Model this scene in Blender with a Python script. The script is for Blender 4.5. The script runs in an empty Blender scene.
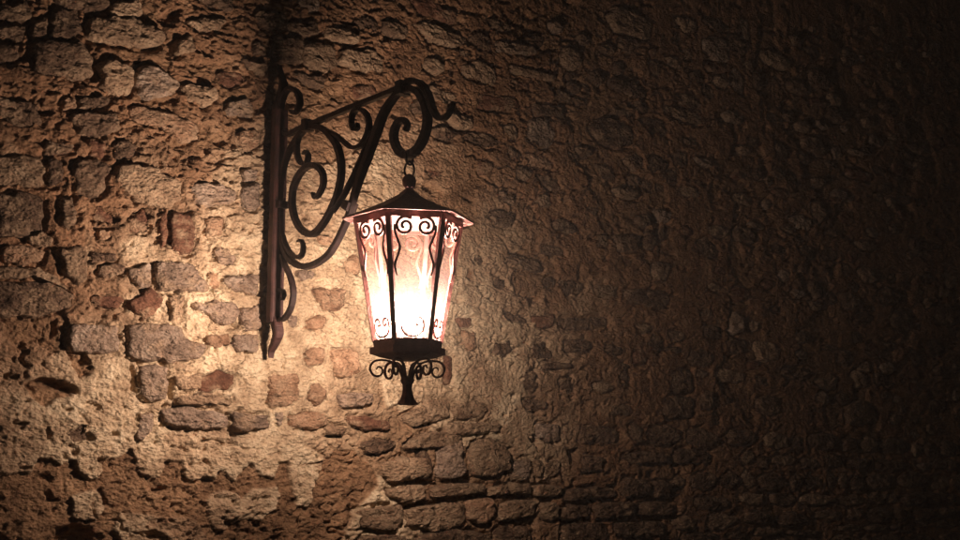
import bpy, bmesh, math, random
import numpy as np
from mathutils import Vector, Matrix

scene = bpy.context.scene
COL = scene.collection
R = math.radians

# ------------------------------------------------------------------ camera
ALPHA, PITCH, FPX = R(43.0), R(9.6), 1300.0      # turn from the wall normal, upward tilt, focal length (px of 960)
LREACH = 0.7753                                  # lantern axis to wall
CAM = Vector((-2.4799, -3.7514, 1.60))
FH = Vector((math.sin(ALPHA), math.cos(ALPHA), 0)); RT = Vector((math.cos(ALPHA), -math.sin(ALPHA), 0))
FW = FH*math.cos(PITCH) + Vector((0, 0, math.sin(PITCH)))
UP = -FH*math.sin(PITCH) + Vector((0, 0, math.cos(PITCH)))
cd = bpy.data.cameras.new('camera'); cam = bpy.data.objects.new('camera', cd); COL.objects.link(cam)
cam.location = CAM; cam.rotation_euler = (math.pi/2 + PITCH, 0, -ALPHA)
cd.sensor_width = 36; cd.lens = 36*FPX/960; cd.clip_start = 0.05; cd.clip_end = 500
scene.camera = cam

def ray(px, py): return FW + RT*((px-480)/FPX) - UP*((py-270)/FPX)
def on_wall(px, py, y=0.0):                      # pixel -> (x, z) on the wall face
    d = ray(px, py); t = (y-CAM.y)/d.y; p = CAM + d*t
    return p.x, p.z
def on_bracket(px, py):                          # pixel -> (y, z) on the bracket's own plane x = 0
    d = ray(px, py); t = -CAM.x/d.x; p = CAM + d*t
    return p.y, p.z
def on_axis(py, px=408):                         # pixel row -> height on the lantern's hanging axis
    d = ray(px, py); v = Vector((0, -LREACH, 0))-CAM
    t = (v.x*FH.x+v.y*FH.y)/(d.x*FH.x+d.y*FH.y)
    return (CAM + d*t).z

# ------------------------------------------------------------------ night sky, exposure
world = bpy.data.worlds.new('World'); scene.world = world; world.use_nodes = True
nt = world.node_tree
sky = nt.nodes.new('ShaderNodeTexSky'); sky.sky_type = 'NISHITA'; sky.sun_disc = False
sky.sun_elevation = R(4); sky.sun_rotation = R(200)
bg = nt.nodes['Background']; bg.inputs['Strength'].default_value = 0.001
nt.links.new(sky.outputs[0], bg.inputs['Color'])
vs = scene.view_settings; vs.view_transform = 'Standard'; vs.look = 'None'; vs.exposure = 0.0; vs.gamma = 1; vs.use_curve_mapping = False
scene.render.engine = 'CYCLES'
scene.cycles.max_bounces = 6; scene.cycles.diffuse_bounces = 3; scene.cycles.volume_bounces = 0; scene.cycles.transparent_max_bounces = 16
scene.cycles.sample_clamp_indirect = 4
scene.cycles.use_denoising = True; scene.cycles.use_adaptive_sampling = True; scene.cycles.adaptive_threshold = 0.04; scene.cycles.adaptive_min_samples = 20
LAMP_STRENGTH = 1600.0; LAMP_COLOR = (1.0, 0.825, 0.685)
HAZE = 0.007

# ------------------------------------------------------------------ materials
def new_mat(name):
    m = bpy.data.materials.new(name); m.use_nodes = True
    n = m.node_tree; b = n.nodes['Principled BSDF']
    return m, n, b
def N(n, typ, **kw):
    o = n.nodes.new(typ)
    for k, v in kw.items():
        if k in o.inputs: o.inputs[k].default_value = v
        else: setattr(o, k, v)
    return o
def pos(n, sc=(1, 1, 1)):
    g = N(n, 'ShaderNodeNewGeometry'); mp = N(n, 'ShaderNodeMapping'); mp.inputs['Scale'].default_value = sc
    n.links.new(g.outputs['Position'], mp.inputs['Vector']); return mp.outputs[0]
def noise(n, vec, scale, detail=4, rough=0.6):
    t = N(n, 'ShaderNodeTexNoise'); t.inputs['Scale'].default_value = scale; t.inputs['Detail'].default_value = detail
    t.inputs['Roughness'].default_value = rough; n.links.new(vec, t.inputs['Vector']); return t.outputs['Fac']
def ramp(n, fac, stops):
    r = N(n, 'ShaderNodeValToRGB'); e = r.color_ramp.elements
    while len(e) < len(stops): e.new(0.5)
    for i, (p, c) in enumerate(stops): e[i].position = p; e[i].color = (*c, 1)
    n.links.new(fac, r.inputs[0]); return r.outputs[0]
def mix(n, fac, a, b, mode='MIX'):
    m = N(n, 'ShaderNodeMix', data_type='RGBA', blend_type=mode)
    if isinstance(fac, (int, float)): m.inputs[0].default_value = fac
    else: n.links.new(fac, m.inputs[0])
    for s, v in ((6, a), (7, b)):
        if isinstance(v, tuple): m.inputs[s].default_value = (*v, 1)
        else: n.links.new(v, m.inputs[s])
    return m.outputs[2]
def bump(n, b, specs):
    prev = None
    for h, dist, st in specs:
        k = N(n, 'ShaderNodeBump'); k.inputs['Distance'].default_value = dist; k.inputs['Strength'].default_value = st
        n.links.new(h, k.inputs['Height'])
        if prev: n.links.new(prev, k.inputs['Normal'])
        prev = k.outputs[0]
    n.links.new(prev, b.inputs['Normal'])

def grain_bump(n, b, coarse=0.016, fine=0.005):
    v = pos(n, (1, 1, 1.5))
    c = noise(n, v, 42, 5, 0.62)
    vo = N(n, 'ShaderNodeTexVoronoi', feature='SMOOTH_F1'); vo.inputs['Scale'].default_value = 75
    vo.inputs['Smoothness'].default_value = 0.4
    n.links.new(v, vo.inputs['Vector'])
    f = noise(n, v, 190, 3, 0.6)
    def mad(a, k, add=None):
        m = N(n, 'ShaderNodeMath', operation='MULTIPLY_ADD'); n.links.new(a, m.inputs[0]); m.inputs[1].default_value = k
        if add is None: m.inputs[2].default_value = 0.0
        else: n.links.new(add, m.inputs[2])
        return m.outputs[0]
    h = mad(f, fine*0.9, mad(vo.outputs['Distance'], coarse*0.45, mad(c, coarse)))
    bump(n, b, [(h, 1.0, 1.0)])

def mat_plaster():
    m, n, b = new_mat('plaster'); b.inputs['Roughness'].default_value = 0.95; b.inputs['Specular IOR Level'].default_value = 0.15
    v = pos(n)
    big = noise(n, v, 2.3, 4, 0.6); mid = noise(n, v, 11, 5, 0.65); fine = noise(n, v, 90, 3, 0.7)
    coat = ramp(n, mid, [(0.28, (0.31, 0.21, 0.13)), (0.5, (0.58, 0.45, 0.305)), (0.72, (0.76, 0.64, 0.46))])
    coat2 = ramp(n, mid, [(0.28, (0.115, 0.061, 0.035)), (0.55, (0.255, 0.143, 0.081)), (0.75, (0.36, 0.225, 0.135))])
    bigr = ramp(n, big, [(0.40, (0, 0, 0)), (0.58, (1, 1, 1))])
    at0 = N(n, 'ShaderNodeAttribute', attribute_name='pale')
    coat = mix(n, at0.outputs['Fac'], coat2, coat)  # cream to brown blend, with lamp falloff painted into it
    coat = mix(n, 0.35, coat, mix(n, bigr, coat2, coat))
    under = ramp(n, mid, [(0.3, (0.12, 0.066, 0.038)), (0.55, (0.26, 0.155, 0.088)), (0.75, (0.38, 0.245, 0.145))])
    at = N(n, 'ShaderNodeAttribute', attribute_name='coat')
    c = mix(n, at.outputs['Fac'], under, coat)
    sp = ramp(n, fine, [(0.3, (0.55, 0.5, 0.45)), (0.5, (1, 1, 1)), (0.75, (1.12, 1.1, 1.05))])
    c = mix(n, 0.8, c, sp, 'MULTIPLY')
    n.links.new(c, b.inputs['Base Color']); grain_bump(n, b); return m

def mat_stone(name, dark, midc, light, coarse=0.015):
    m, n, b = new_mat(name); b.inputs['Roughness'].default_value = 0.9; b.inputs['Specular IOR Level'].default_value = 0.2
    v = pos(n, (1, 1, 1.4))
    a = noise(n, v, 16, 6, 0.68); f = noise(n, v, 110, 3, 0.7)
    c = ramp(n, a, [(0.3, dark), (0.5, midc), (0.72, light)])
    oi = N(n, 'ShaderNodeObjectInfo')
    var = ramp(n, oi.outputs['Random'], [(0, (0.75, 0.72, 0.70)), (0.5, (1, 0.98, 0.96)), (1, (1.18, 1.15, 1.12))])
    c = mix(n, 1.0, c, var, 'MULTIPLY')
    sm = noise(n, v, 9, 6, 0.72)                  # mortar smeared over the face
    c = mix(n, ramp(n, sm, [(0.50, (0, 0, 0)), (0.60, (0.75, 0.75, 0.75))]), c, ramp(n, a, [(0.3, (0.20, 0.125, 0.078)), (0.7, (0.42, 0.30, 0.195))]))
    sp = ramp(n, f, [(0.3, (0.5, 0.48, 0.46)), (0.52, (1, 1, 1)), (0.75, (1.2, 1.2, 1.2))])
    c = mix(n, 0.8, c, sp, 'MULTIPLY')
    n.links.new(c, b.inputs['Base Color']); grain_bump(n, b, coarse*1.5, 0.006); return m

MP = mat_plaster()
MS = {
 'g': mat_stone('grey_stone', (0.14, 0.098, 0.072), (0.30, 0.222, 0.168), (0.43, 0.35, 0.28), 0.014),
 't': mat_stone('tan_stone', (0.16, 0.10, 0.064), (0.31, 0.215, 0.14), (0.44, 0.33, 0.225)),
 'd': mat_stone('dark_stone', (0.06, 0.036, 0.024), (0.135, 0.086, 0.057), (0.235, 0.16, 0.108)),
 'r': mat_stone('red_stone', (0.07, 0.03, 0.02), (0.15, 0.072, 0.045), (0.25, 0.135, 0.085), 0.009),
 'o': mat_stone('ochre_stone', (0.18, 0.095, 0.055), (0.37, 0.235, 0.15), (0.50, 0.35, 0.24), 0.012),
}
def mat_iron(name, base, rust, rough=0.5, metal=0.55):
    m, n, b = new_mat(name)
    v = pos(n); a = noise(n, v, 28, 5, 0.65); f = noise(n, v, 160, 3, 0.6)
    c = ramp(n, a, [(0.35, base), (0.7, rust)])
    n.links.new(c, b.inputs['Base Color']); b.inputs['Metallic'].default_value = metal
    r = N(n, 'ShaderNodeMapRange'); r.inputs[1].default_value = 0.3; r.inputs[2].default_value = 0.7
    r.inputs[3].default_value = rough-0.1; r.inputs[4].default_value = rough+0.18
    n.links.new(f, r.inputs[0]); n.links.new(r.outputs[0], b.inputs['Roughness'])
    bump(n, b, [(a, 0.004, 0.7), (f, 0.0012, 0.7)]); return m
MI = mat_iron('black_iron', (0.015, 0.009, 0.009), (0.042, 0.022, 0.019))
MIR = mat_iron('rusty_iron', (0.032, 0.015, 0.014), (0.085, 0.034, 0.028), 0.55, 0.35)
ML2 = mat_iron('lit_eave_metal', (0.30, 0.15, 0.14), (0.42, 0.23, 0.21), 0.55, 0.2)  # lighter pink: the bulb's light on the eave, put into its colour
ML = mat_iron('lantern_metal', (0.14, 0.055, 0.05), (0.26, 0.11, 0.097), 0.5, 0.3)

def mat_glass(name, tint, trans, body):
    m, n, b = new_mat(name); n.nodes.remove(b); out = n.nodes['Material Output']
    v = pos(n, (1, 1, 0.6)); a = noise(n, v, 120, 4, 0.7); v2 = pos(n, (1, 1, 1)); a2 = noise(n, v2, 22, 5, 0.7)
    tc = mix(n, 0.55, ramp(n, a, [(0.35, tuple(x*0.6 for x in body)), (0.65, body)]), ramp(n, a2, [(0.35, tuple(x*0.62 for x in body)), (0.6, body)]))
    tr = N(n, 'ShaderNodeBsdfTransparent'); tr.inputs[0].default_value = (*tint, 1)
    tl = N(n, 'ShaderNodeBsdfTranslucent'); n.links.new(tc, tl.inputs[0])
    gl = N(n, 'ShaderNodeBsdfGlossy'); gl.inputs['Roughness'].default_value = 0.12
    mx = N(n, 'ShaderNodeMixShader'); mx.inputs[0].default_value = trans
    n.links.new(tl.outputs[0], mx.inputs[1]); n.links.new(tr.outputs[0], mx.inputs[2])
    m2 = N(n, 'ShaderNodeMixShader'); m2.inputs[0].default_value = 0.015
    n.links.new(mx.outputs[0], m2.inputs[1]); n.links.new(gl.outputs[0], m2.inputs[2])
    n.links.new(m2.outputs[0], out.inputs['Surface']); return m
MG = mat_glass('seeded_glass', (1.0, 0.95, 0.92), 0.990, (0.86, 0.58, 0.56))
MG2 = mat_glass('opal_glass', (1.0, 0.95, 0.92), 0.85, (0.9, 0.84, 0.80))

def mat_bulb():
    m, n, b = new_mat('lit_bulb')
    b.inputs['Emission Color'].default_value = (*LAMP_COLOR, 1); b.inputs['Emission Strength'].default_value = LAMP_STRENGTH
    b.inputs['Base Color'].default_value = (0.8, 0.8, 0.8, 1); return m
MB_ = mat_bulb()
def mat_ground():
    m, n, b = new_mat('ground'); b.inputs['Roughness'].default_value = 0.9
    v = pos(n); a = noise(n, v, 6, 6, 0.65)
    n.links.new(ramp(n, a, [(0.3, (0.05, 0.04, 0.033)), (0.7, (0.12, 0.10, 0.08))]), b.inputs['Base Color'])
    bump(n, b, [(noise(n, v, 30, 5), 0.01, 1.0)]); return m

# ------------------------------------------------------------------ object helpers
def link(name, verts, faces, mat, parent=None, loc=None, smooth=True):
    me = bpy.data.meshes.new(name); me.from_pydata(verts, [], faces); me.update()
    if smooth: me.polygons.foreach_set('use_smooth', [True]*len(me.polygons))
    if mat: me.materials.append(mat)
    o = bpy.data.objects.new(name, me); COL.objects.link(o)
    if parent: o.parent = parent
    if loc is not None: o.location = loc
    return o
def empty(name, loc, label, cat, rz=0.0):
    o = bpy.data.objects.new(name, None); COL.objects.link(o); o.location = loc; o.rotation_euler = (0, 0, rz)
    o.empty_display_size = 0.1; o['label'] = label; o['category'] = cat; return o

def smooth_path(pts, vals, per=7):               # Catmull-Rom through the points, values interpolated alongside
    P = [np.array(p, float) for p in pts]; out = []; ov = []
    E = [2*P[0]-P[1]] + P + [2*P[-1]-P[-2]]
    for i in range(len(P)-1):
        p0, p1, p2, p3 = E[i:i+4]
        for k in range(per):
            t = k/per
            out.append(0.5*((2*p1)+(-p0+p2)*t+(2*p0-5*p1+4*p2-p3)*t*t+(-p0+3*p1-3*p2+p3)*t**3))
            ov.append(vals[i]*(1-t)+vals[i+1]*t)
    out.append(P[-1]); ov.append(vals[-1]); return out, ov

def ribbon(name, pts, thick, width, frame, mat, parent, per=7, vals=None, chamfer=0.28, side=0.0, smooth=False):
    """Sweep a chamfered bar along a 2D path. frame(u, v, w) -> local xyz; thick is in-plane, width across the plane."""
    n = len(pts)
    tv = vals if vals is not None else [1.0]*n
    P, T = smooth_path(pts, tv, per)
    verts = []; faces = []
    m = len(P); hr = random.Random(len(P)*7+int(1e4*abs(P[0][0])))
    for i in range(m):
        a = P[max(i-1, 0)]; b = P[min(i+1, m-1)]; d = b-a; d = d/(np.linalg.norm(d)+1e-9); nn = np.array([-d[1], d[0]])
        t = thick*T[i]/2*hr.uniform(0.93, 1.07); w = width*(0.45+0.55*T[i])/2*hr.uniform(0.95, 1.05); c = chamfer*min(t, w)
        for (s, q) in ((t, w-c), (t-c, w), (-t+c, w), (-t, w-c), (-t, -w+c), (-t+c, -w), (t-c, -w), (t, -w+c)):
            p = P[i]+nn*s; verts.append(frame(p[0], p[1], q+side))
    for i in range(m-1):
        for k in range(8):
            a = i*8+k; b = i*8+(k+1) % 8; faces.append((a, b, b+8, a+8))
    faces.append(tuple(range(7, -1, -1))); faces.append(tuple((m-1)*8+k for k in range(8)))
    return link(name, verts, faces, mat, parent, smooth=smooth)

def lathe(name, prof, seg, mat, parent, loc=(0, 0, 0), phase=0.0, smooth=True, cap=True):
    verts = []; faces = []
    for (r, z) in prof:
        for k in range(seg):
            a = phase+2*math.pi*k/seg; verts.append((r*math.cos(a), r*math.sin(a), z))
    for i in range(len(prof)-1):
        for k in range(seg):
            a = i*seg+k; b = i*seg+(k+1) % seg; faces.append((a, b, b+seg, a+seg))
    if cap:
        faces.append(tuple(range(seg-1, -1, -1))); faces.append(tuple((len(prof)-1)*seg+k for k in range(seg)))
    return link(name, verts, faces, mat, parent, loc, smooth)

def hexa(name, c8, mat, parent):                 # eight corners, bottom four then top four
    return link(name, c8, [(0, 3, 2, 1), (4, 5, 6, 7), (0, 1, 5, 4), (1, 2, 6, 5), (2, 3, 7, 6), (3, 0, 4, 7)], mat, parent, smooth=False)
def box(name, x0, x1, y0, y1, z0, z1, mat, parent):
    return hexa(name, [(x0, y0, z0), (x1, y0, z0), (x1, y1, z0), (x0, y1, z0), (x0, y0, z1), (x1, y0, z1), (x1, y1, z1), (x0, y1, z1)], mat, parent)
def torus(name, rx, rz, r, mat, parent, loc, rot=0.0, seg=28, ms=10):
    verts = []; faces = []
    for i in range(seg):
        a = 2*math.pi*i/seg; cx, cz = rx*math.cos(a), rz*math.sin(a)
        tx, tz = math.cos(a)*rz, math.sin(a)*rx; L = math.hypot(tx, tz); tx /= L; tz /= L
        for k in range(ms):
            b = 2*math.pi*k/ms; q = r*math.cos(b); y = r*math.sin(b)
            x = cx+tx*q; verts.append((x*math.cos(rot)-y*math.sin(rot), x*math.sin(rot)+y*math.cos(rot), cz+tz*q))
    for i in range(seg):
        for k in range(ms):
            a = i*ms+k; b = i*ms+(k+1) % ms; c = ((i+1) % seg)*ms
            faces.append((a, b, c+(k+1) % ms, c+k))
    return link(name, verts, faces, mat, parent, loc)

# ------------------------------------------------------------------ noise on arrays
class Perlin:
    def __init__(s, seed):
        g = np.random.default_rng(seed); a = g.random((256, 256))*2*np.pi; s.gx = np.cos(a); s.gz = np.sin(a)
    def __call__(s, x, z):
        xi = np.floor(x).astype(np.int64); zi = np.floor(z).astype(np.int64); xf = x-xi; zf = z-zi
        def g(i, j):
            a = (xi+i) & 255; b = (zi+j) & 255; return s.gx[a, b]*(xf-i)+s.gz[a, b]*(zf-j)
        u = xf*xf*xf*(xf*(xf*6-15)+10); v = zf*zf*zf*(zf*(zf*6-15)+10)
        return ((g(0, 0)*(1-u)+g(1, 0)*u)*(1-v)+(g(0, 1)*(1-u)+g(1, 1)*u)*v)*1.5
PN = {}
def perlin(seed):
    if seed not in PN: PN[seed] = Perlin(seed)
    return PN[seed]
def fbm(seed, x, z, f, octs=4, gain=0.55):
    o = 0; a = 1.0; tot = 0
    for k in range(octs):
        o = o+a*perlin(seed+k)(x*f*2**k+17.3*k, z*f*2**k+5.1*k); tot += a; a *= gain
    return o/tot
def sstep(a, b, x):
    t = np.clip((x-a)/(b-a), 0, 1); return t*t*(3-2*t)
def poly_sdf(P, X, Z):                           # negative inside
    P = np.asarray(P, float); d = np.full(X.shape, 1e9); ins = np.zeros(X.shape, bool); n = len(P)
    for i in range(n):
        a = P[i]; b = P[(i+1) % n]; e = b-a; wx = X-a[0]; wz = Z-a[1]
        t = np.clip((wx*e[0]+wz*e[1])/(e@e+1e-12), 0, 1)
        d = np.minimum(d, (wx-e[0]*t)**2+(wz-e[1]*t)**2)
        if a[1] != b[1]:
            c = (a[1] > Z) != (b[1] > Z)
            ins ^= c & (X < (b[0]-a[0])*(Z-a[1])/(b[1]-a[1])+a[0])
    d = np.sqrt(d); return np.where(ins, -d, d)

# ------------------------------------------------------------------ ground
g = link('ground', [(-60, -60, 0), (60, -60, 0), (60, 60, 0), (-60, 60, 0)], [(0, 1, 2, 3)], mat_ground(), smooth=False)
g['kind'] = 'structure'

# ------------------------------------------------------------------ the wall
WALL = empty('stone_wall', (0, 0.3, 0), 'old rubble stone wall with crumbling pale plaster behind the lantern', 'wall')
def wlink(*a, **k):
    o = link(*a, parent=WALL, **k)
    o.location = (Vector(k['loc']) if k.get('loc') is not None else Vector((0, 0, 0))) - Vector((0, 0.3, 0)); return o

# stones read off the photograph: kind, height over the mortar (mm), joint depth (mm), outline in photo pixels
S = []
def st(kind, proud, joint, *p): S.append((kind, proud, joint, [(p[i], p[i+1]) for i in range(0, len(p), 2)]))
# top left
st('d',2,30, 50,10,78,9,79,38,50,39); st('d',-4,25, 29,25,47,15,47,38,31,39)
st('d',8,32, 30,41,78,43,92,60,92,77,72,80,50,76,33,71); st('d',6,30, 52,-4,107,-5,102,11,82,14,56,6)
st('t',10,34, 88,19,112,18,138,22,160,33,160,46,138,48,115,44,83,40); st('t',4,22, 110,4,138,2,139,17,124,19,107,15)
st('d',2,22, -6,3,30,2,28,21,-6,22); st('d',2,24, -6,25,25,26,22,40,-6,38); st('d',0,20, -6,43,19,45,18,60,-6,62)
st('t',6,24, 96,64,107,60,132,70,131,92,112,96,98,82); st('g',5,22, 135,67,150,65,178,83,172,97,147,100,134,89)
st('d',4,26, 77,98,109,97,107,107,78,110); st('o',6,22, 62,98,75,97,76,109,63,109)
st('d',2,24, -6,98,36,103,43,126,20,127,-6,117); st('d',8,28, 70,114,118,112,116,131,107,137,77,135)
st('d',-6,20, 44,141,74,144,73,153,45,155); st('r',-6,22, 88,139,107,143,105,158,89,157)
st('d',0,28, 46,159,62,159,64,186,47,187); st('d',4,26, 74,159,107,162,111,169,103,179,104,190,94,198,74,195,72,177)
st('d',0,20, 110,143,128,141,136,147,133,158,116,160); st('t',6,20, 114,168,133,164,155,170,178,183,178,200,167,209,142,205,122,193,113,179)
st('d',0,30, -6,191,42,195,43,232,20,236,-6,237); st('t',4,26, -6,157,41,155,42,188,20,187,-6,184)
st('d',0,24, 58,199,73,197,75,223,66,232,58,222); st('r',-16,18, 92,217,97,205,107,209,114,222,111,228,92,227)
st('o',-4,18, 96,230,110,230,109,243,97,241); st('r',-18,18, 126,222,143,207,147,214,146,234,128,232)
st('r',-4,24, 157,214,164,211,164,245,157,250); st('r',2,20, 167,213,190,217,194,230,191,256,168,251)
st('o',2,16, 201,220,222,217,222,237,203,238); st('g',-2,20, 211,252,218,247,233,257,233,266,216,266)
st('g',5,20, 188,185,211,183,235,194,233,206,193,205); st('g',4,20, 238,187,257,184,257,211,240,210)
st('g',0,20, 240,170,256,170,256,182,241,182); st('o',0,16, 238,131,257,130,257,150,240,152)
st('o',-8,20, 127,105,155,109,198,124,196,140,181,144,168,130,135,123); st('r',-16,24, 216,71,238,72,247,83,233,86,221,82)
st('t',3,20, 182,84,209,87,217,100,205,107,184,100); st('d',3,22, 254,11,282,16,287,29,271,31,254,22)
st('d',8,26, 270,36,300,41,302,64,285,66,271,62,268,48); st('t',3,20, 184,22,207,18,224,22,218,31,195,31)
st('t',3,20, 173,40,191,38,193,53,176,56); st('g',2,18, 224,102,248,100,252,118,227,116)
st('d',2,18, 251,42,264,44,264,56,253,54); st('d',2,18, 238,60,264,65,262,78,249,73)
# left middle
st('o',4,26, 2,247,13,243,44,250,43,261,27,264,4,263); st('t',6,22, 24,237,42,232,53,240,50,248,27,244)
st('d',4,26, -6,283,40,281,62,289,74,298,70,308,40,316,-6,318); st('t',5,22, -6,267,35,268,52,274,68,290,58,286,35,278,-6,279)
st('t',5,24, 54,250,84,244,85,280,77,289,62,272); st('d',-4,18, 87,251,115,254,116,262,89,263)
st('d',0,18, 98,265,120,264,124,272,107,280,98,276); st('r',-14,18, 89,297,120,294,124,303,117,309,96,306)
st('g',3,20, 125,268,148,264,149,283,142,288,128,280); st('r',2,22, 127,303,149,287,160,297,156,311,142,318,129,311)
st('g',5,30, 66,326,92,325,117,327,118,352,90,355,70,351,65,340)
st('g',8,24, 125,326,150,323,178,328,184,339,203,345,198,358,165,363,140,361,126,355)
st('g',6,22, 152,263,189,264,200,278,207,290,200,292,160,292,153,285); st('t',2,20, 166,297,182,296,181,318,168,320)
st('o',-4,18, 205,273,217,272,217,287,208,286); st('g',5,18, 222,278,250,274,256,278,255,297,244,294,222,287)
st('g',4,18, 191,303,214,301,236,305,236,316,225,328,209,318,194,308); st('g',4,22, 239,308,257,306,258,329,243,330)
st('g',4,14, 230,334,258,335,256,353,234,352); st('o',0,14, 206,335,228,334,228,345,213,349,205,344)
st('r',-24,8, 201,377,223,369,238,376,233,391,201,391); st('t',4,18, 175,376,199,375,199,389,178,392,174,384)
st('g',6,28, 136,365,165,366,166,398,148,402,138,392); st('t',2,26, 176,397,200,393,213,396,233,402,232,406,200,405,176,405)
st('g',8,38, 159,409,193,408,215,412,227,417,226,428,192,430,159,423); st('g',6,32, 231,412,248,414,267,416,267,428,240,432,232,427)
st('g',2,26, 272,412,281,413,280,427,273,424); st('o',4,14, 266,376,281,374,296,374,297,402,282,408,267,408)
st('g',3,24, 135,413,152,412,148,435,133,443); st('d',-14,20, 66,437,72,428,85,424,85,440,70,446)
# top middle
st('t',8,26, 300,42,333,47,337,67,322,73,302,66); st('t',8,28, 339,51,369,51,382,60,380,73,353,71,338,64)
st('d',5,24, 284,24,313,22,318,36,293,37); st('t',6,24, 324,27,353,33,358,45,338,45,320,37)
st('r',0,14, 351,87,373,84,375,95,353,100); st('d',4,24, 289,73,324,78,322,89,304,84)
st('o',-2,10, 341,262,350,256,358,256,360,275,345,275); st('o',3,12, 312,289,344,289,343,308,327,312,316,302)
st('o',0,14, 303,322,316,316,324,318,322,331,307,329); st('g',0,14, 285,316,297,315,295,328,286,329)
st('g',0,16, 294,271,313,271,313,280,298,281); st('o',-2,14, 316,236,333,238,331,246,318,244)
st('o',2,12, 303,349,324,347,322,364,305,367); st('o',-3,16, 306,384,318,382,326,395,316,405,306,400)
st('o',0,18, 286,415,322,412,326,424,311,430,288,427); st('r',0,18, 346,414,388,421,390,429,369,431,348,425)
st('g',4,20, 336,394,369,393,373,404,340,408); st('t',2,18, 324,425,344,427,340,436,320,435)
st('o',3,12, 329,350,357,349,358,377,331,377); st('t',4,20, 400,417,423,403,440,408,440,418,412,428)
# lower courses
st('d',2,16, 359,444,375,439,395,441,389,451,367,454); st('t',8,40, 387,489,418,484,424,487,422,501,400,502,389,496)
st('t',6,34, 382,462,407,457,427,458,429,475,391,482,380,475); st('t',6,36, 359,509,398,504,401,522,393,531,360,529)
st('t',6,36, 405,509,440,503,463,503,463,524,440,531,406,527); st('t',6,30, 403,449,420,432,440,432,460,437,450,447)
st('g',8,34, 441,442,460,439,462,478,436,479); st('t',8,32, 467,443,487,437,506,450,508,469,493,475,470,476)
st('t',8,40, 430,487,464,483,484,484,482,492,460,495,432,498); st('t',6,36, 487,487,505,485,504,494,487,496)
st('t',6,36, 509,483,529,484,529,494,508,494); st('t',6,36, 533,485,559,486,559,496,533,497)
st('o',6,36, 467,500,491,498,494,516,478,525,467,520); st('t',6,34, 502,502,533,500,533,516,498,522)
st('t',5,30, 537,502,557,504,557,520,540,520); st('d',5,32, 415,535,464,529,489,536,489,550,415,550)
st('d',5,32, 495,527,527,527,531,550,493,550); st('g',-4,26, 511,462,529,458,529,480,511,480)
st('t',4,26, 532,460,540,458,540,476,533,478); st('t',3,24, 543,462,558,460,556,475,545,476)
st('g',2,24, 533,424,556,424,558,440,547,443,533,436); st('d',2,28, 420,451,428,453,428,478,419,480)
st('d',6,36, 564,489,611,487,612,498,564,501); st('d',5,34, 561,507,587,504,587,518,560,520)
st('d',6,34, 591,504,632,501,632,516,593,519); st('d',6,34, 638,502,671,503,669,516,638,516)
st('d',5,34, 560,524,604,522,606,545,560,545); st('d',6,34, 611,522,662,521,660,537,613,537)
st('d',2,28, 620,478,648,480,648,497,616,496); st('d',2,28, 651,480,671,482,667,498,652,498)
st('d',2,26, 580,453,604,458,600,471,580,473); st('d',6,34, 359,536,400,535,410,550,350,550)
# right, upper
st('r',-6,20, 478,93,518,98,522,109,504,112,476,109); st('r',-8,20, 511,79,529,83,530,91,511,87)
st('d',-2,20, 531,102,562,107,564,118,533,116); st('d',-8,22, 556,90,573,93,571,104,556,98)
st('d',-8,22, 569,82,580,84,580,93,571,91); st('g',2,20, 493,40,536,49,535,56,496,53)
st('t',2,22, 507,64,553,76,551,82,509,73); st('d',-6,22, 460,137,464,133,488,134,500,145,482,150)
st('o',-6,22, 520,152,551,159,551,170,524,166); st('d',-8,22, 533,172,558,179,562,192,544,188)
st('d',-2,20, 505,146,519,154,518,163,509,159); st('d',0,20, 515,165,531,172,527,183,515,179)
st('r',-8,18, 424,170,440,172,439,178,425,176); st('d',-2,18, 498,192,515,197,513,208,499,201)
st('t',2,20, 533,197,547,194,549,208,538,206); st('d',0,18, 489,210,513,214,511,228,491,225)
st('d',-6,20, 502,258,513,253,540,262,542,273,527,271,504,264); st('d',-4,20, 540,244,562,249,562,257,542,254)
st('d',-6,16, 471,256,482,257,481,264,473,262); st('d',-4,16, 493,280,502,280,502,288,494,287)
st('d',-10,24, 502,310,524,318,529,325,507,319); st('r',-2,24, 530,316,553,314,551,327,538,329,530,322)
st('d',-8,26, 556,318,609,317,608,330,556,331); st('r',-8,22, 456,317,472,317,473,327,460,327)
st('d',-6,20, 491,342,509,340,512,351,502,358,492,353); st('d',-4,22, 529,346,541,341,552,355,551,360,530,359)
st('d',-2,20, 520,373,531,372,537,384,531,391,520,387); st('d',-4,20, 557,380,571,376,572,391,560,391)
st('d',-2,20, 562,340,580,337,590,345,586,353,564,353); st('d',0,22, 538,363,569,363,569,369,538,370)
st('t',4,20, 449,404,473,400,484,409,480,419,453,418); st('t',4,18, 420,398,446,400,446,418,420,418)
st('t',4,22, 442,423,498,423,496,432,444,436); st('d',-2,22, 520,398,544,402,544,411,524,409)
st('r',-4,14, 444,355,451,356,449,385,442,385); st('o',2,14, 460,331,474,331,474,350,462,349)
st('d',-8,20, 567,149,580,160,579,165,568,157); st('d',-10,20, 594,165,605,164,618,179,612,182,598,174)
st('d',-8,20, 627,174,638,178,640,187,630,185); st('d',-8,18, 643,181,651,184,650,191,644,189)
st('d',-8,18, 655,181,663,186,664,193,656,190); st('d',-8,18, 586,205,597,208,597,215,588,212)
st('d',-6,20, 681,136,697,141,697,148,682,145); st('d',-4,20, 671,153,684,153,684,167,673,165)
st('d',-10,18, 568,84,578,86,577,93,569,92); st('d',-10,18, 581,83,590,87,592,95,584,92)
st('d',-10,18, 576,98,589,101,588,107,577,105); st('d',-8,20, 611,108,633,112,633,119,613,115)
st('d',-2,20, 647,60,660,62,658,78,648,73); st('d',-8,18, 673,33,682,36,681,42,673,40)
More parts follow.
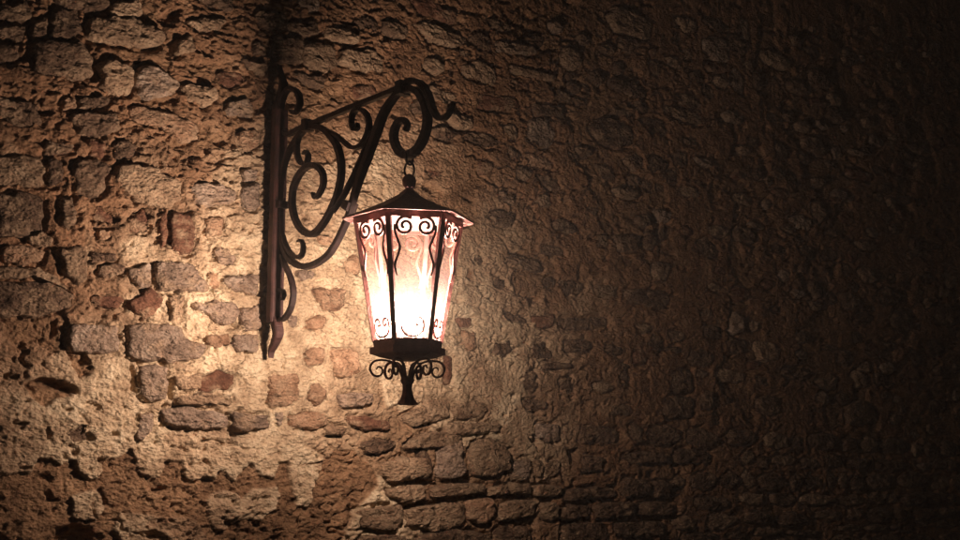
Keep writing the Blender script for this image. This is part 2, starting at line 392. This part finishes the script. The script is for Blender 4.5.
st('d',0,20, 611,235,638,236,636,251,616,253); st('d',-4,20, 594,233,607,234,607,248,596,247)
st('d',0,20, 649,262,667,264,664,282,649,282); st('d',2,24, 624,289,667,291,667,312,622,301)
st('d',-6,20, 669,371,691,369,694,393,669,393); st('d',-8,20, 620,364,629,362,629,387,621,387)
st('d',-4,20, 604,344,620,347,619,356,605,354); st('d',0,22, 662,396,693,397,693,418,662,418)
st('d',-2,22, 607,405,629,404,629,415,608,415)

# deep open joints and holes (depth mm, outline in photo pixels)
VOIDS = [(60, (226,318,238,316,242,330,225,331)), (60, (168,378,173,377,174,400,168,400)), (55, (128,362,134,368,135,393,130,392)),
 (60, (58,528,75,524,92,527,97,545,54,545)), (60, (-6,530,6,536,12,545,-6,545)), (45, (142,532,155,529,165,538,150,540)),
 (35, (340,21,366,23,366,27,345,26)), (32, (361,9,380,7,379,11,364,12)), (35, (413,13,427,15,425,18,415,17)), (28, (395,31,402,33,399,36)),
 (35, (458,9,482,13,480,18,462,14)), (32, (453,31,462,35,461,39,454,36)), (30, (507,20,529,25,527,29,509,25)), (35, (495,0,511,1,508,4,497,4)),
 (35, (547,26,558,31,557,35,548,31)), (35, (567,36,575,39,574,43,567,41)), (30, (500,124,520,127,518,131,502,129)),
 (45, (227,430,236,430,240,438,229,440)), (40, (424,478,436,480,430,486,422,486)), (40, (506,448,512,447,512,460,508,462)),
 (40, (558,470,566,480,566,488,560,482)), (40, (612,478,617,478,617,496,612,496)), (35, (566,450,578,447,576,462,568,464)),
 (30, (645,472,655,470,655,478,646,478)), (34, (44,430,47,426,51,436,47,440)), (26, (58,423,61,422,61,427,58,427)),
 (30, (37,458,44,460,43,464,36,464)), (28, (61,455,65,454,65,460,61,460)), (30, (69,449,76,449,76,456,70,457)), (30, (95,457,101,457,101,463,96,463)),
 (30, (109,430,116,431,117,437,110,437)), (30, (33,338,38,336,38,342,34,343)), (34, (52,320,58,318,57,334,50,341)), (30, (2,375,8,372,8,380,2,380)),
 (34, (24,382,40,378,60,380,76,386,78,396,60,392,40,388,26,390)), (30, (100,490,107,495,108,506,102,505)), (26, (176,504,184,502,186,510,178,511)),
 (26, (223,520,236,518,235,532,224,533)), (24, (243,529,253,528,252,534,244,534)), (30, (200,478,212,478,211,484,203,484)),
 (24, (271,536,282,534,282,545,270,545)), (40, (22,56,27,46,27,62,20,66)), (34, (92,70,98,78,96,84,91,82)), (30, (155,30,162,34,162,44,157,46)),
 (24, (300,210,307,208,309,220,302,222)), (20, (318,206,327,205,326,214,319,215)), (24, (318,240,330,238,330,246,320,247))]
# fallen-away plaster (undercoat shows), ragged lower edge of the coat
BARE = [(-10,478, 18,473,31,473,37,458,53,462,59,466,73,460,75,469,85,480,95,480,101,471,100,460,120,457,128,450,133,460,140,474,155,479,164,467,167,461,178,461,183,462,184,476,191,482,204,477,214,482,217,472,224,473,233,482,249,464,260,475,273,478,278,464,285,461,293,467,302,464,327,459,334,450,352,448,366,462,378,478,376,489,360,504,343,533,335,550,-10,550),
 (24,385,40,378,62,381,74,388,70,396,56,398,44,406,30,398), (66,346,86,352,92,372,80,378,70,362)]
COAT2 = [(205,500,214,492,228,492,243,498,252,490,275,487,278,495,270,510,258,520,240,517,228,530,214,528,206,508),
 (287,466,322,462,316,480,313,489,308,507,297,507,291,484), (120,512,150,514,195,520,214,548,125,548,112,530),(70,496,96,490,104,506,96,520,72,520)]

# --- grid over the whole face, fine where the photograph looks
def axis(parts):
    out = []
    for (a, b, s0, s1) in parts:
        x = a
        while x < b-1e-6:
            out.append(x); x += s0+(s1-s0)*(x-a)/(b-a)
    out.append(parts[-1][1]); return np.array(out)
gx = axis([(-2.4, -1.15, 0.03, 0.004), (-1.15, 1.2, 0.004, 0.004), (1.2, 5.5, 0.004, 0.013), (5.5, 7.0, 0.013, 0.05)])
gz = axis([(0.0, 1.28, 0.06, 0.004), (1.28, 3.35, 0.004, 0.004), (3.35, 4.85, 0.004, 0.014), (4.85, 5.4, 0.014, 0.05)])
X, Z = np.meshgrid(gx, gz, indexing='xy')
fb = lambda s, f, o=4, ax=1.0, az=1.0, gain=0.55: fbm(s, X*ax, Z*az, f, o, gain)
wx = 0.012*fb(200, 9, 3); wz = 0.012*fb(210, 9, 3)           # ragged edges
coat = np.ones(X.shape)
# random losses of the coat away from the hand-read part
loss = fb(11, 1.5, 5)
coat -= sstep(0.16, 0.185, loss+0.05*np.clip(X-0.6, 0, 1.5))*(Z > 1.2)*sstep(0.25, 0.7, np.hypot(X, Z-2.15))*0.85
coat = np.clip(coat, 0, 1)
def pxpoly(p): return [on_wall(p[i], p[i+1]) for i in range(0, len(p), 2)]
def region(P, pad=0.08):
    P = np.array(P); a = P.min(0)-pad; b = P.max(0)+pad
    i0, i1 = np.searchsorted(gx, [a[0], b[0]]); j0, j1 = np.searchsorted(gz, [a[1], b[1]])
    return slice(j0, max(j1, j0+1)), slice(i0, max(i1, i0+1))
for p in BARE:
    P = pxpoly(p); s = region(P); d = poly_sdf(P, X[s]+0.6*wx[s], Z[s]+0.6*wz[s])
    coat[s] = np.minimum(coat[s], sstep(-0.002, 0.004, d))
for p in COAT2:
    P = pxpoly(p); s = region(P); d = poly_sdf(P, X[s]+wx[s], Z[s]+wz[s])
    coat[s] = np.maximum(coat[s], 0.9*(1-sstep(-0.003, 0.003, d)))

H = 0.014*fb(1, 1.7, 3)+0.017*coat
rough = 0.65+0.5*sstep(-0.2, 0.3, fb(31, 1.1, 2))
far = sstep(0.5, 1.2, X)
H += rough*(0.011*fb(41, 8, 3, 1, 1.3)+0.013*(1-0.5*far)*(fb(51, 24, 3, 0.9, 1.7, 0.75)*(1-far)+fb(55, 26, 3, 1, 1, 0.8)*far))
H -= 0.020*np.abs(fb(61, 11, 3, 0.8, 1.6))*rough*(1-0.7*far)
n1 = fb(71, 34, 2, 1, 1.3); H -= 0.014*sstep(0.2, 0.45, n1)*rough
n2 = fb(81, 11, 3, 0.8, 1.4); up = sstep(2.3, 2.9, Z)*0.05
H -= 0.026*sstep(0.33-up, 0.45-up, n2)*sstep(0.3, 0.9, np.hypot(X, Z-2.1))
cr = np.abs(fb(91, 2.6, 4, 0.8, 1.3)); H -= 0.022*(1-sstep(0.0, 0.022, cr))*sstep(-0.05, 0.15, fb(95, 2.0, 2))    # cracks
pale = 1-sstep(0.35, 1.15, np.hypot((X-0.30)*np.where(X < 0.3, 1.05, 0.78), (Z-2.04)*1.05)+0.5*fb(101, 2.4, 4))  # cream plaster, with lamp falloff painted in: paler near the lantern, browner away
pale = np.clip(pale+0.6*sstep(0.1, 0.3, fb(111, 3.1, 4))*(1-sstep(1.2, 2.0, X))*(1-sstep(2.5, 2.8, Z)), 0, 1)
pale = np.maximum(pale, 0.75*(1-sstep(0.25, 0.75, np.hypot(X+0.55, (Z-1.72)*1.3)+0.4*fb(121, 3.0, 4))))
base = 0.014*fb(1, 1.7, 3)+0.012

for depth, p in VOIDS:
    P = pxpoly(p); s = region(P); d = poly_sdf(P, X[s]+wx[s]*0.5, Z[s]+wz[s]*0.5)
    H[s] -= depth/1000*(1-sstep(-0.012, 0.004, d))

# extra stones where the photograph is too dark to read outlines: courses low on the right, scattered rubble above
rng = random.Random(7)
occ = np.zeros(X.shape, bool)
stones = []
for kind, proud, joint, p in S:
    stones.append((kind, proud/1000*(1.7 if proud < 0 and p[0][0] > 420 else 1.0), joint/1000, [on_wall(*q) for q in p]))
for s_ in stones:
    s = region(s_[3]); occ[s] |= poly_sdf(s_[3], X[s], Z[s]) < 0.012
def quad(cx, cz, w, h, k):
    pts = []
    m = rng.choice((5, 6, 7))
    for i in range(m):
        a = 2*math.pi*(i+rng.uniform(-0.25, 0.25))/m+0.5
        c, s = math.cos(a), math.sin(a); q = (abs(c)**k+abs(s)**k)**(-1/k)
        pts.append((cx+w/2*q*c*rng.uniform(0.85, 1.08), cz+h/2*q*s*rng.uniform(0.85, 1.08)))
    return pts
def try_add(kind, proud, joint, P):
    s = region(P); ins = poly_sdf(P, X[s], Z[s]) < 0.0
    if ins.sum() < 8 or (occ[s] & ins).sum() > 0.02*ins.sum(): return
    occ[s] |= poly_sdf(P, X[s], Z[s]) < 0.012
    stones.append((kind, proud, joint, P))
z = 1.30
while z < 1.80:
    h = rng.uniform(0.05, 0.11); x = 1.5+rng.uniform(0, 0.1)
    while x < 5.3:
        w = rng.uniform(0.10, 0.36)
        try_add('d' if rng.random() < 0.75 else 't', rng.uniform(-0.006, 0.009), rng.uniform(0.008, 0.030), quad(x+w/2, z+h/2+rng.uniform(-0.012, 0.012), w-rng.uniform(0.01, 0.05), h-rng.uniform(0.006, 0.025), rng.uniform(2.6, 5)))
        x += w
    z += h
tries = 0
while len(stones) < 560 and tries < 6000:
    tries += 1
    if rng.random() < 0.93: x = 0.75+4.3*rng.random()**1.3; zz = rng.uniform(1.6, 3.25+0.25*x)
    else: x = rng.uniform(-1.3, 0.9); zz = rng.uniform(3.05, 3.6)
    if x < 1.3 and 1.75 < zz < 2.85: continue
    if x < 1.9 and zz < 3.0 and rng.random() < 0.6: continue
    k = rng.choice((0.6, 0.8, 1.0, 1.3)); w = k*rng.uniform(0.09, 0.26); h = k*rng.uniform(0.05, 0.12)
    try_add(rng.choice('dddddttrg'), rng.uniform(-0.010, 0.006), rng.uniform(0.012, 0.030), quad(x, zz, w, h, rng.choice((2.4, 3.2, 4.0))))
# the 296 that show largest from the street side stay single stones; the rest are joined
def shown(st_):
    A = np.array(st_[3]); c = A.mean(0); dx, dy = c[0]-CAM.x, -CAM.y
    return np.ptp(A[:, 0])*np.ptp(A[:, 1])/(dx*dx+dy*dy)
order = sorted(range(len(S), len(stones)), key=lambda k: -shown(stones[k]))
stones = stones[:len(S)]+[stones[k] for k in order]
SINGLE = 296
rest_v, rest_f, rest_m = [], [], []
KINDS = 'gtdro'

def outline(P, n, seed):                         # rounded, evenly resampled, roughened
    P = [np.array(p) for p in P]
    for _ in range(2):
        Q = []
        for i in range(len(P)):
            a, b = P[i], P[(i+1) % len(P)]; Q += [a*0.88+b*0.12, a*0.12+b*0.88]
        P = Q
    A = np.array(P+[P[0]]); L = np.r_[0, np.cumsum(np.hypot(*np.diff(A, axis=0).T))]
    t = np.linspace(0, L[-1], n, endpoint=False)
    B = np.c_[np.interp(t, L, A[:, 0]), np.interp(t, L, A[:, 1])]
    c = B.mean(0); j = fbm(300+seed % 7, B[:, 0]+seed, B[:, 1], 19, 3, 0.7)*0.020
    dd = B-c; B = B+dd/np.linalg.norm(dd, axis=1)[:, None]*j[:, None]
    return B, c

hn = Perlin(500)
for i, (kind, proud, joint, P) in enumerate(stones):
    ar = np.array(P); size = np.ptp(ar, axis=0).max()
    big = size*3.4/math.hypot(ar[:, 0].mean()-CAM.x, CAM.y)
    n = 60 if big > 0.14 else (42 if big > 0.08 else 26); rings = 12 if big > 0.14 else (9 if big > 0.08 else 6)
    B, c = outline(P, n, i)
    s = region(B); d = poly_sdf(B, X[s], Z[s])
    b0 = float(np.median(base[s][d < 0.0])) if (d < 0).any() else 0.012
    b0 += 0.004; top = b0+proud
    # the mortar: an open joint here and there round the stone, a bed under it
    jn = np.clip(0.62+1.7*fbm(320+i % 5, X[s], Z[s], 11, 3), 0.0, 1.3)
    jw = 0.009+0.010*np.clip(joint/0.04, 0, 1)
    fall = np.where(d > 0, np.clip(1-d/jw, 0, 1)**0.6, 1.0)
    H[s] -= joint*jn*fall*(d > 0)
    lap = d+0.002+0.021*fbm(360, X[s], Z[s], 13, 4, 0.65)   # plaster smeared over the edge
    if proud < -0.004:                           # set back: the coat makes a lip round it
        H[s] = np.where(lap <= 0, np.minimum(H[s], top-0.02), H[s])
    else:
        H[s] = np.where((d if joint > 0.029 else lap) <= 0, np.minimum(H[s], top-0.03), H[s])
    # the stone
    tilt = (rng.uniform(-0.05, 0.05), rng.uniform(-0.06, 0.06)); dome = min(0.012, 0.10*size) * rng.uniform(0.5, 1.2)
    verts = [(p[0]-c[0], 0.07, p[1]-c[1]) for p in B]
    fr = [1.0]+[1-((k+1)/rings)**1.15*0.999 for k in range(rings-1)]
    ridge = rng.uniform(0, 6)
    for k, q in enumerate(fr):
        V = c+(B-c)*q
        hgt = top+dome*(1-q**6)-0.006*(q > 0.999)
        nz = 0.020*fbm(330, V[:, 0]+ridge, V[:, 1]*1.5, 13, 3, 0.7)+0.009*fbm(340, V[:, 0], V[:, 1]*1.4+ridge, 42, 2)
        nz -= 0.020*np.abs(fbm(350, V[:, 0]*0.8, V[:, 1]*1.7+ridge, 16, 2))
        yy = -(hgt+nz*(0.7 if kind != 'r' else 0.45)+(V[:, 0]-c[0])*tilt[0]+(V[:, 1]-c[1])*tilt[1])
        verts += [(a[0]-c[0], y, a[1]-c[1]) for a, y in zip(V, yy)]
    faces = []
    m = len(fr)+1
    for k in range(m-1):
        for a in range(n):
            b = (a+1) % n; faces.append((k*n+a, k*n+b, (k+1)*n+b, (k+1)*n+a))
    ctr = len(verts); verts.append((0, float(np.mean([v[1] for v in verts[-n:]])), 0))
    for a in range(n): faces.append(((m-1)*n+a, (m-1)*n+(a+1) % n, ctr))
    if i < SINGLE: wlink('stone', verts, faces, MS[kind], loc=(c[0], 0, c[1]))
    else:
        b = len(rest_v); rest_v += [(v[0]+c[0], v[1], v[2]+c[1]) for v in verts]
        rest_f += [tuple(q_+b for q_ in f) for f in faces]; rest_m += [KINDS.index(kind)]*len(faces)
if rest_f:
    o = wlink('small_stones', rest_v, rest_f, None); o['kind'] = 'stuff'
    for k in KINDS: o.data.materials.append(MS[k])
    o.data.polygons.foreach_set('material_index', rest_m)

# the plastered face
nx, nz_ = len(gx), len(gz)
co = np.empty((nz_*nx, 3), np.float32); co[:, 0] = X.ravel(); co[:, 1] = -H.ravel(); co[:, 2] = Z.ravel()
idx = np.arange(nz_*nx, dtype=np.int32).reshape(nz_, nx)
q = np.stack([idx[:-1, :-1], idx[:-1, 1:], idx[1:, 1:], idx[1:, :-1]], -1).reshape(-1, 4)
me = bpy.data.meshes.new('plaster'); me.vertices.add(len(co)); me.vertices.foreach_set('co', co.ravel())
me.loops.add(q.size); me.loops.foreach_set('vertex_index', q.ravel())
me.polygons.add(len(q)); me.polygons.foreach_set('loop_start', np.arange(0, q.size, 4, dtype=np.int32))
me.polygons.foreach_set('use_smooth', np.ones(len(q), bool))
me.update(calc_edges=True)
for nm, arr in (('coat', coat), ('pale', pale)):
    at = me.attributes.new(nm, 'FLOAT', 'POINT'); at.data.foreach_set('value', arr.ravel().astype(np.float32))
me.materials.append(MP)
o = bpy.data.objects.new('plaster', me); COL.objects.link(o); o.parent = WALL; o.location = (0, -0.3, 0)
o['label'] = 'crumbling tan plaster coat with flaked edges and pits'
core = box('wall_core', -2.4, 7.0, -0.19, 0.3, 0.0, 5.4, MS['d'], WALL)

# ------------------------------------------------------------------ the wrought-iron bracket
by0, bz0 = on_bracket(275, 322)
BR = empty('wall_bracket', (0, -0.0, bz0), 'black wrought iron scroll bracket fixed to the stone wall, carrying the lantern', 'bracket')
def bf(u, v, w): return (w, u, v-bz0)
def bar(name, px, tpx, width, mat=MI, vals=None, side=0.0, per=7, parent=None):
    return ribbon(name, [on_bracket(*p) for p in px], tpx*0.0031, width, bf, mat, parent or BR, per=per, vals=vals, side=side)
POSTY = -0.068
pz0 = on_bracket(277, 322)[1]; pz1 = on_bracket(278, 111)[1]
post = ribbon('post', [(POSTY, pz0), (POSTY, (pz0+pz1)/2), (POSTY, pz1)], 0.034, 0.052, bf, MIR, BR, per=10)
ribbon('back_bar', [(POSTY+0.024, pz0+0.06), (POSTY+0.024, pz1+0.02)], 0.014, 0.030, bf, MI, BR, per=12)
for zz in (pz0+0.12, pz1-0.12):
    lathe('wall_pin', [(0.011, -0.10), (0.011, 0.02)], 12, MI, BR).matrix_local = Matrix.Translation((0, POSTY+0.03, zz-bz0)) @ Matrix.Rotation(math.pi/2, 4, 'X')
# tail leaf and finial on the post
bar('tail_leaf', [(276,318),(277,326),(278,334),(275,343),(271.5,351),(271,358)], 9, 0.034, MIR, [1.0,1.08,1.0,0.75,0.45,0.12], parent=post)
bar('finial_leaf', [(278,114),(279.5,104),(282,94),(283.5,84),(281,74),(279.5,65)], 8, 0.034, MI, [1.0,1.0,0.95,0.75,0.4,0.1], parent=post)
bar('finial_scroll', [(281,110),(283,98),(287,90.5),(292,88.5),(298,93),(300,102),(297.5,110),(294,113),(291,110.5)], 4.6, 0.024, MI, [0.8,1,1,1,1,1,0.9,0.8,0.6])
# top bar with its curl at the post, and the outer tail
bar('top_bar', [(285,128),(284,132),(288,134.5),(297,130),(308,125.5),(340,112),(375,98),(403,87)], 5.6, 0.021, MI, [0.5,0.7,0.85,1,1,1,1,1], side=0.0)
bar('hook_tail', [(401,88),(409,81.5),(417,81.5),(424,87),(429,97),(432.5,108),(437.5,117),(443.5,119),(449,113.5),(454,101.5)], 5.6, 0.024, MI, [1,1,1,1.05,1.05,1.0,0.85,0.7,0.6,0.45])
bar('hook_scroll', [(403,91),(412,89),(420.5,95),(426,108),(427.3,123),(423.5,138.5),(415.5,151),(405.5,155),(397.5,149),(393.8,136),(397,124),(403.5,120),(407.3,125),(405.5,131)], 7.6, 0.025, MI, [0.8,0.9,1,1.05,1.1,1.1,1.1,1.1,1.05,1,0.9,0.75,0.65,0.55])
# brace: from the head down behind the lantern, round and up along the post
bar('brace', [(402,90),(393,99),(384,113),(376,134),(367,159),(357,187),(347,220),(332,250),(318,262.5),(305,266.5),(294,263),(286,253.5),(281.5,237),(280,210),(280.5,185),(286,160),(294.5,142),(307,127)], 6.4, 0.023, MI, [0.8,1.1,1.35,1.45,1.35,1.1,0.95,0.95,0.95,1,1,0.95,0.9,0.9,0.9,0.9,0.9,0.9])
bar('brace_strap', [(372,132),(364,152),(355,173),(344,195),(333,212)], 3.6, 0.022, MI, [0.7,0.9,1,1,0.8])
# big inner scroll
bar('scroll', [(308,127),(320,127.5),(331,136),(338.5,150),(341.5,168),(339.5,186),(334.5,202),(325,221),(314,233.5),(304.5,232),(297,223),(292.6,208),(293,190),(299,175),(307.5,166.5),(316,166),(322.5,173),(323.3,184),(319.5,193.5),(315.3,197.5),(312.8,193)], 6.6, 0.023, MI, [0.8,0.9,1,1.05,1.05,1,1,1,1,1,1,1,1,1,0.95,0.95,0.9,0.85,0.75,0.6,0.45])
# small scrolls
bar('scroll', [(322,128),(334,133.5),(343,141),(351.5,147.5),(360,146),(366.5,136),(369.3,124),(366,113.5),(359.3,109),(353.3,113),(351.5,122),(354,129.5),(357.6,128),(357.5,123)], 3.9, 0.022, MI, [0.6,0.9,1,1,1,1,1,1,1,1,0.9,0.85,0.7,0.5])
bar('scroll', [(300,134),(297,144),(297.5,155),(301,163),(306.3,163),(308.3,156.5),(306.3,151.5),(303.3,154)], 4.2, 0.022, MI, [0.8,1,1,1,0.95,0.9,0.75,0.5])
bar('scroll', [(282.5,234),(285.5,244),(290.5,253),(297.3,257.5),(302,254.5),(303.3,246.5),(301.3,240.5),(297.8,241.5)], 3.6, 0.020, MI, [0.8,1,1,1,1,0.9,0.75,0.5])
bar('scroll', [(282,255),(285,265),(290,276),(293.3,290),(292,304),(287.5,314.5),(281.5,320),(277,317)], 3.9, 0.022, MI, [0.7,0.9,1,1,1,1,0.9,0.7])
bar('scroll', [(277,296),(279,290.5),(282.3,290.5),(284,295),(282.3,300)], 3.2, 0.020, MI, [0.8,1,1,0.9,0.6])
def collar(px, py, ly, lz, w, ang):
    y, z = on_bracket(px, py); c, s = math.cos(ang), math.sin(ang); v = []
    for zz in (-lz, lz):
        for (a, b) in ((-ly, -w), (ly, -w), (ly, w), (-ly, w)):
            v.append((b, y+a*c-zz*s, z-bz0+a*s+zz*c))
    return hexa('collar', v, MI, BR)
collar(307.5, 125.5, 0.012, 0.020, 0.019, 0.0); collar(402.5, 88.5, 0.013, 0.022, 0.021, 0.0)
collar(281.0, 205, 0.018, 0.012, 0.020, 0.0); collar(349.5, 206, 0.016, 0.014, 0.021, 0.5)

# ------------------------------------------------------------------ the lantern
K = 0.0030                                        # metres per photo pixel at the lantern's distance
LZ = on_axis(405)
dirc = math.atan2(CAM.y+LREACH, CAM.x)
LROT = dirc+R(8.0)
LN = empty('hanging_lantern', (0, -LREACH, LZ), 'lit six-sided iron lantern with glass panes hanging from the scroll bracket', 'lantern', LROT)
def lz(py): return on_axis(py)-LZ
PH = R(30)                                        # corners at +-30 degrees from a face normal
zt, zb = lz(224), lz(342); Rt, Rb = 54.5*K, 34.0*K
# roof, eave, frieze band
def hexring(r, z): return [(r*math.cos(PH+k*math.pi/3), r*math.sin(PH+k*math.pi/3), z) for k in range(6)]
ROOF = lathe('roof', [(66.3*K, lz(220.6)), (67*K, lz(219.6)), (47*K, lz(212.2)), (27*K, lz(203.3)), (11*K, lz(195)), (5*K, lz(189.5)), (5*K, lz(191)), (10*K, lz(197)), (27*K, lz(205.3)), (47*K, lz(214)), (58*K, lz(218.8))], 6, ML, LN, phase=PH, smooth=False, cap=False)
lathe('eave', [(67.3*K, lz(219.4)), (67.6*K, lz(221.6)), (66.2*K, lz(221.7)), (65.4*K, lz(220.7)), (55.5*K, lz(219.4)), (52*K, lz(219.4)), (52*K, lz(219.0)), (65.5*K, lz(220.3)), (67.3*K, lz(219.4))], 6, ML2, LN, phase=PH, smooth=False, cap=False)
lathe('frieze_band', [(56*K, lz(219.5)), (55.4*K, lz(226)), (52.8*K, lz(226)), (53.3*K, lz(219.5)), (56*K, lz(219.5))], 6, ML, LN, phase=PH, smooth=False, cap=False)
# finial ball and hanging links
lathe('roof_ball', [(4.6*K, lz(191)), (3.2*K, lz(189.2)), (5.2*K, lz(187.5)), (6.8*K, lz(184.5)), (7.2*K, lz(181)), (6.2*K, lz(177.6)), (3.6*K, lz(175)), (0.8*K, lz(174))], 20, ML, ROOF)
VR = RT                                           # links hang free; the upper one stands across the hook bar
torus('hanging_link', 5.2*K, 6.6*K, 1.25*K, MI, LN, (0, 0, lz(158.4)), rot=-LROT+0.15)
torus('hanging_link', 5.0*K, 8.6*K, 1.15*K, MI, LN, (0, 0, lz(170.2)), rot=-LROT-0.95)
# corner posts
def corner(k, f, dr=0.0):
    a = PH+k*math.pi/3; r = Rt*(1-f)+Rb*f+dr; z = zt*(1-f)+zb*f; return Vector((r*math.cos(a), r*math.sin(a), z))
for k in range(6):
    a = PH+k*math.pi/3; rad = Vector((math.cos(a), math.sin(a), 0)); tan = Vector((-math.sin(a), math.cos(a), 0)); v = []
    for f in (1.01, -0.01):
        c = corner(k, f); h = 2.6*K
        v += [tuple(c-rad*h*1.1-tan*h), tuple(c+rad*h*0.5-tan*h), tuple(c+rad*h*0.5+tan*h), tuple(c-rad*h*1.1+tan*h)]
    hexa('corner_post', v, ML, LN)
# panes and their scrollwork
for k in range(6):
    a, b = corner(k, 0), corner(k+1, 0); c, d = corner(k, 1), corner(k+1, 1)
    tm = (a+b)/2; bm_ = (c+d)/2; U = (b-a).normalized(); V = (bm_-tm).normalized(); Nn = U.cross(V)
    if Nn.dot(Vector((tm.x, tm.y, 0))) < 0: Nn = -Nn
    Hf = (bm_-tm).length; ht, hb = (b-a).length/2, (d-c).length/2
    def q4(v0, v1, mar):
        pts = []
        for off in (-0.0055, -0.0025):
            for (sg, vv) in ((-1, v0), (1, v0), (1, v1), (-1, v1)):
                hw = ht+(hb-ht)*vv/Hf-mar; pts.append(tuple(tm+U*sg*hw+V*vv+Nn*off))
        return pts
    hexa('glass_pane', q4(0.050, Hf-0.002, 0.004), MG, LN)
    hexa('top_pane', q4(0.002, 0.048, 0.004), MG2, LN)
    def ff(u, v, w, tm=tm, U=U, V=V, Nn=Nn): return tuple(tm+U*u+V*v+Nn*(w+0.0015))
    for s in (-1, 1):
        sp = []; cu, cv = 0.0305, 0.0345
        for j in range(15):                       # spiral from its eye outwards
            th = math.pi*0.1-j*math.pi*2*1.55/14; rr = 0.005+0.0245*(j/14)**0.85
            sp.append((s*(cu+rr*math.cos(th+0.9)), cv+rr*math.sin(th+0.9)))
        lu, lv = sp[-1]
        ribbon('pane_scroll', sp, 0.0084, 0.006, ff, ML, LN, per=3, vals=[0.7]+[1.0]*14)
        ribbon('pane_tendril', [(s*0.0605, 0.030), (s*0.0595, 0.052), (s*0.050, 0.078), (s*0.044, 0.098), (s*0.050, 0.124), (s*0.0565, 0.146), (s*0.0535, 0.168), (s*0.050, 0.180)], 0.0074, 0.005, ff, ML, LN, per=4, vals=[1, 1, 1, 1, 1, 1, 0.7, 0.4])
        e = Hf
        ribbon('pane_curl', [(0, e-0.008), (s*0.016, e-0.011), (s*0.029, e-0.023), (s*0.033, e-0.042), (s*0.028, e-0.058), (s*0.018, e-0.063), (s*0.009, e-0.055), (s*0.010, e-0.044), (s*0.017, e-0.041), (s*0.019, e-0.048)], 0.0056, 0.005, ff, ML, LN, per=3)
# base: lower band, projecting hexagonal tray, shallow dish
lathe('base_band', [(33.8*K, lz(348.5)), (35.2*K, lz(341)), (32.5*K, lz(341)), (31.5*K, lz(348.5))], 6, ML, LN, phase=PH, smooth=False, cap=False)
lathe('base_tray', [(0.5*K, lz(361)), (12*K, lz(360.6)), (28*K, lz(357.8)), (35*K, lz(355.4)), (38*K, lz(355)), (38*K, lz(348.2)), (32*K, lz(348)), (1*K, lz(349))], 6, ML, LN, phase=PH, smooth=False)
# six scroll feet and the tulip pendant
for k in range(6):
    a = PH+k*math.pi/3
    def rf(u, v, w, a=a): return (u*math.cos(a)-w*math.sin(a), u*math.sin(a)+w*math.cos(a), v)
    pp = [(4.5,381),(6.5,373),(11,365.5),(18,361.5),(27,360.6),(34,362.5),(37.3,368.5),(34.5,375),(29,376.8),(25,373.5),(25.6,368.8),(29.2,367.3),(31.3,370.3)]
    ribbon('base_scroll', [(r*K, lz(y)) for r, y in pp], 0.0062, 0.0075, rf, ML, LN, per=4, vals=[1.2,1.2,1.1,1,1,1,1,1,1,0.9,0.8,0.7,0.5])
lathe('pendant', [(3*K, lz(376)), (6*K, lz(377.5)), (7.4*K, lz(380)), (6.6*K, lz(382.6)), (5.2*K, lz(384.6)), (4.9*K, lz(389)), (5.6*K, lz(394)), (7.6*K, lz(399.5)), (11.4*K, lz(404.5)), (9.5*K, lz(404.8)), (5*K, lz(401)), (1*K, lz(400))], 8, ML, LN, phase=R(22), smooth=False)
# lamp inside
HOLD = lathe('bulb_holder', [(4.5*K, lz(348.5)), (4.5*K, lz(331)), (5.5*K, lz(330)), (5.5*K, lz(326)), (3.5*K, lz(325.5))], 16, ML, LN)
bulb = []
for j in range(13):
    t = math.pi*j/12; r = 12.0*math.sin(t); y = 313.0+13.5*math.cos(t)*(1.05 if math.cos(t) > 0 else 1)
    bulb.append((max(r, 0.25)*K, lz(y)))
lathe('bulb', bulb, 24, MB_, HOLD)

# ------------------------------------------------------------------ thin haze, added to imitate bloom round the lamp
if HAZE > 0:
    m = bpy.data.materials.new('haze'); m.use_nodes = True; n = m.node_tree; n.nodes.remove(n.nodes['Principled BSDF'])
    pv = N(n, 'ShaderNodeVolumePrincipled'); pv.inputs['Density'].default_value = HAZE; pv.inputs['Color'].default_value = (0.95, 0.9, 0.88, 1)
    pv.inputs['Anisotropy'].default_value = 0.0
    n.links.new(pv.outputs[0], n.nodes['Material Output'].inputs['Volume'])
    hz = box('haze', -62, 62, -62, 62, -1.0, 5.8, m, None); hz['kind'] = 'stuff'
    hz['label'] = 'faint haze added to give the lantern a soft bloom'; hz['category'] = 'haze'
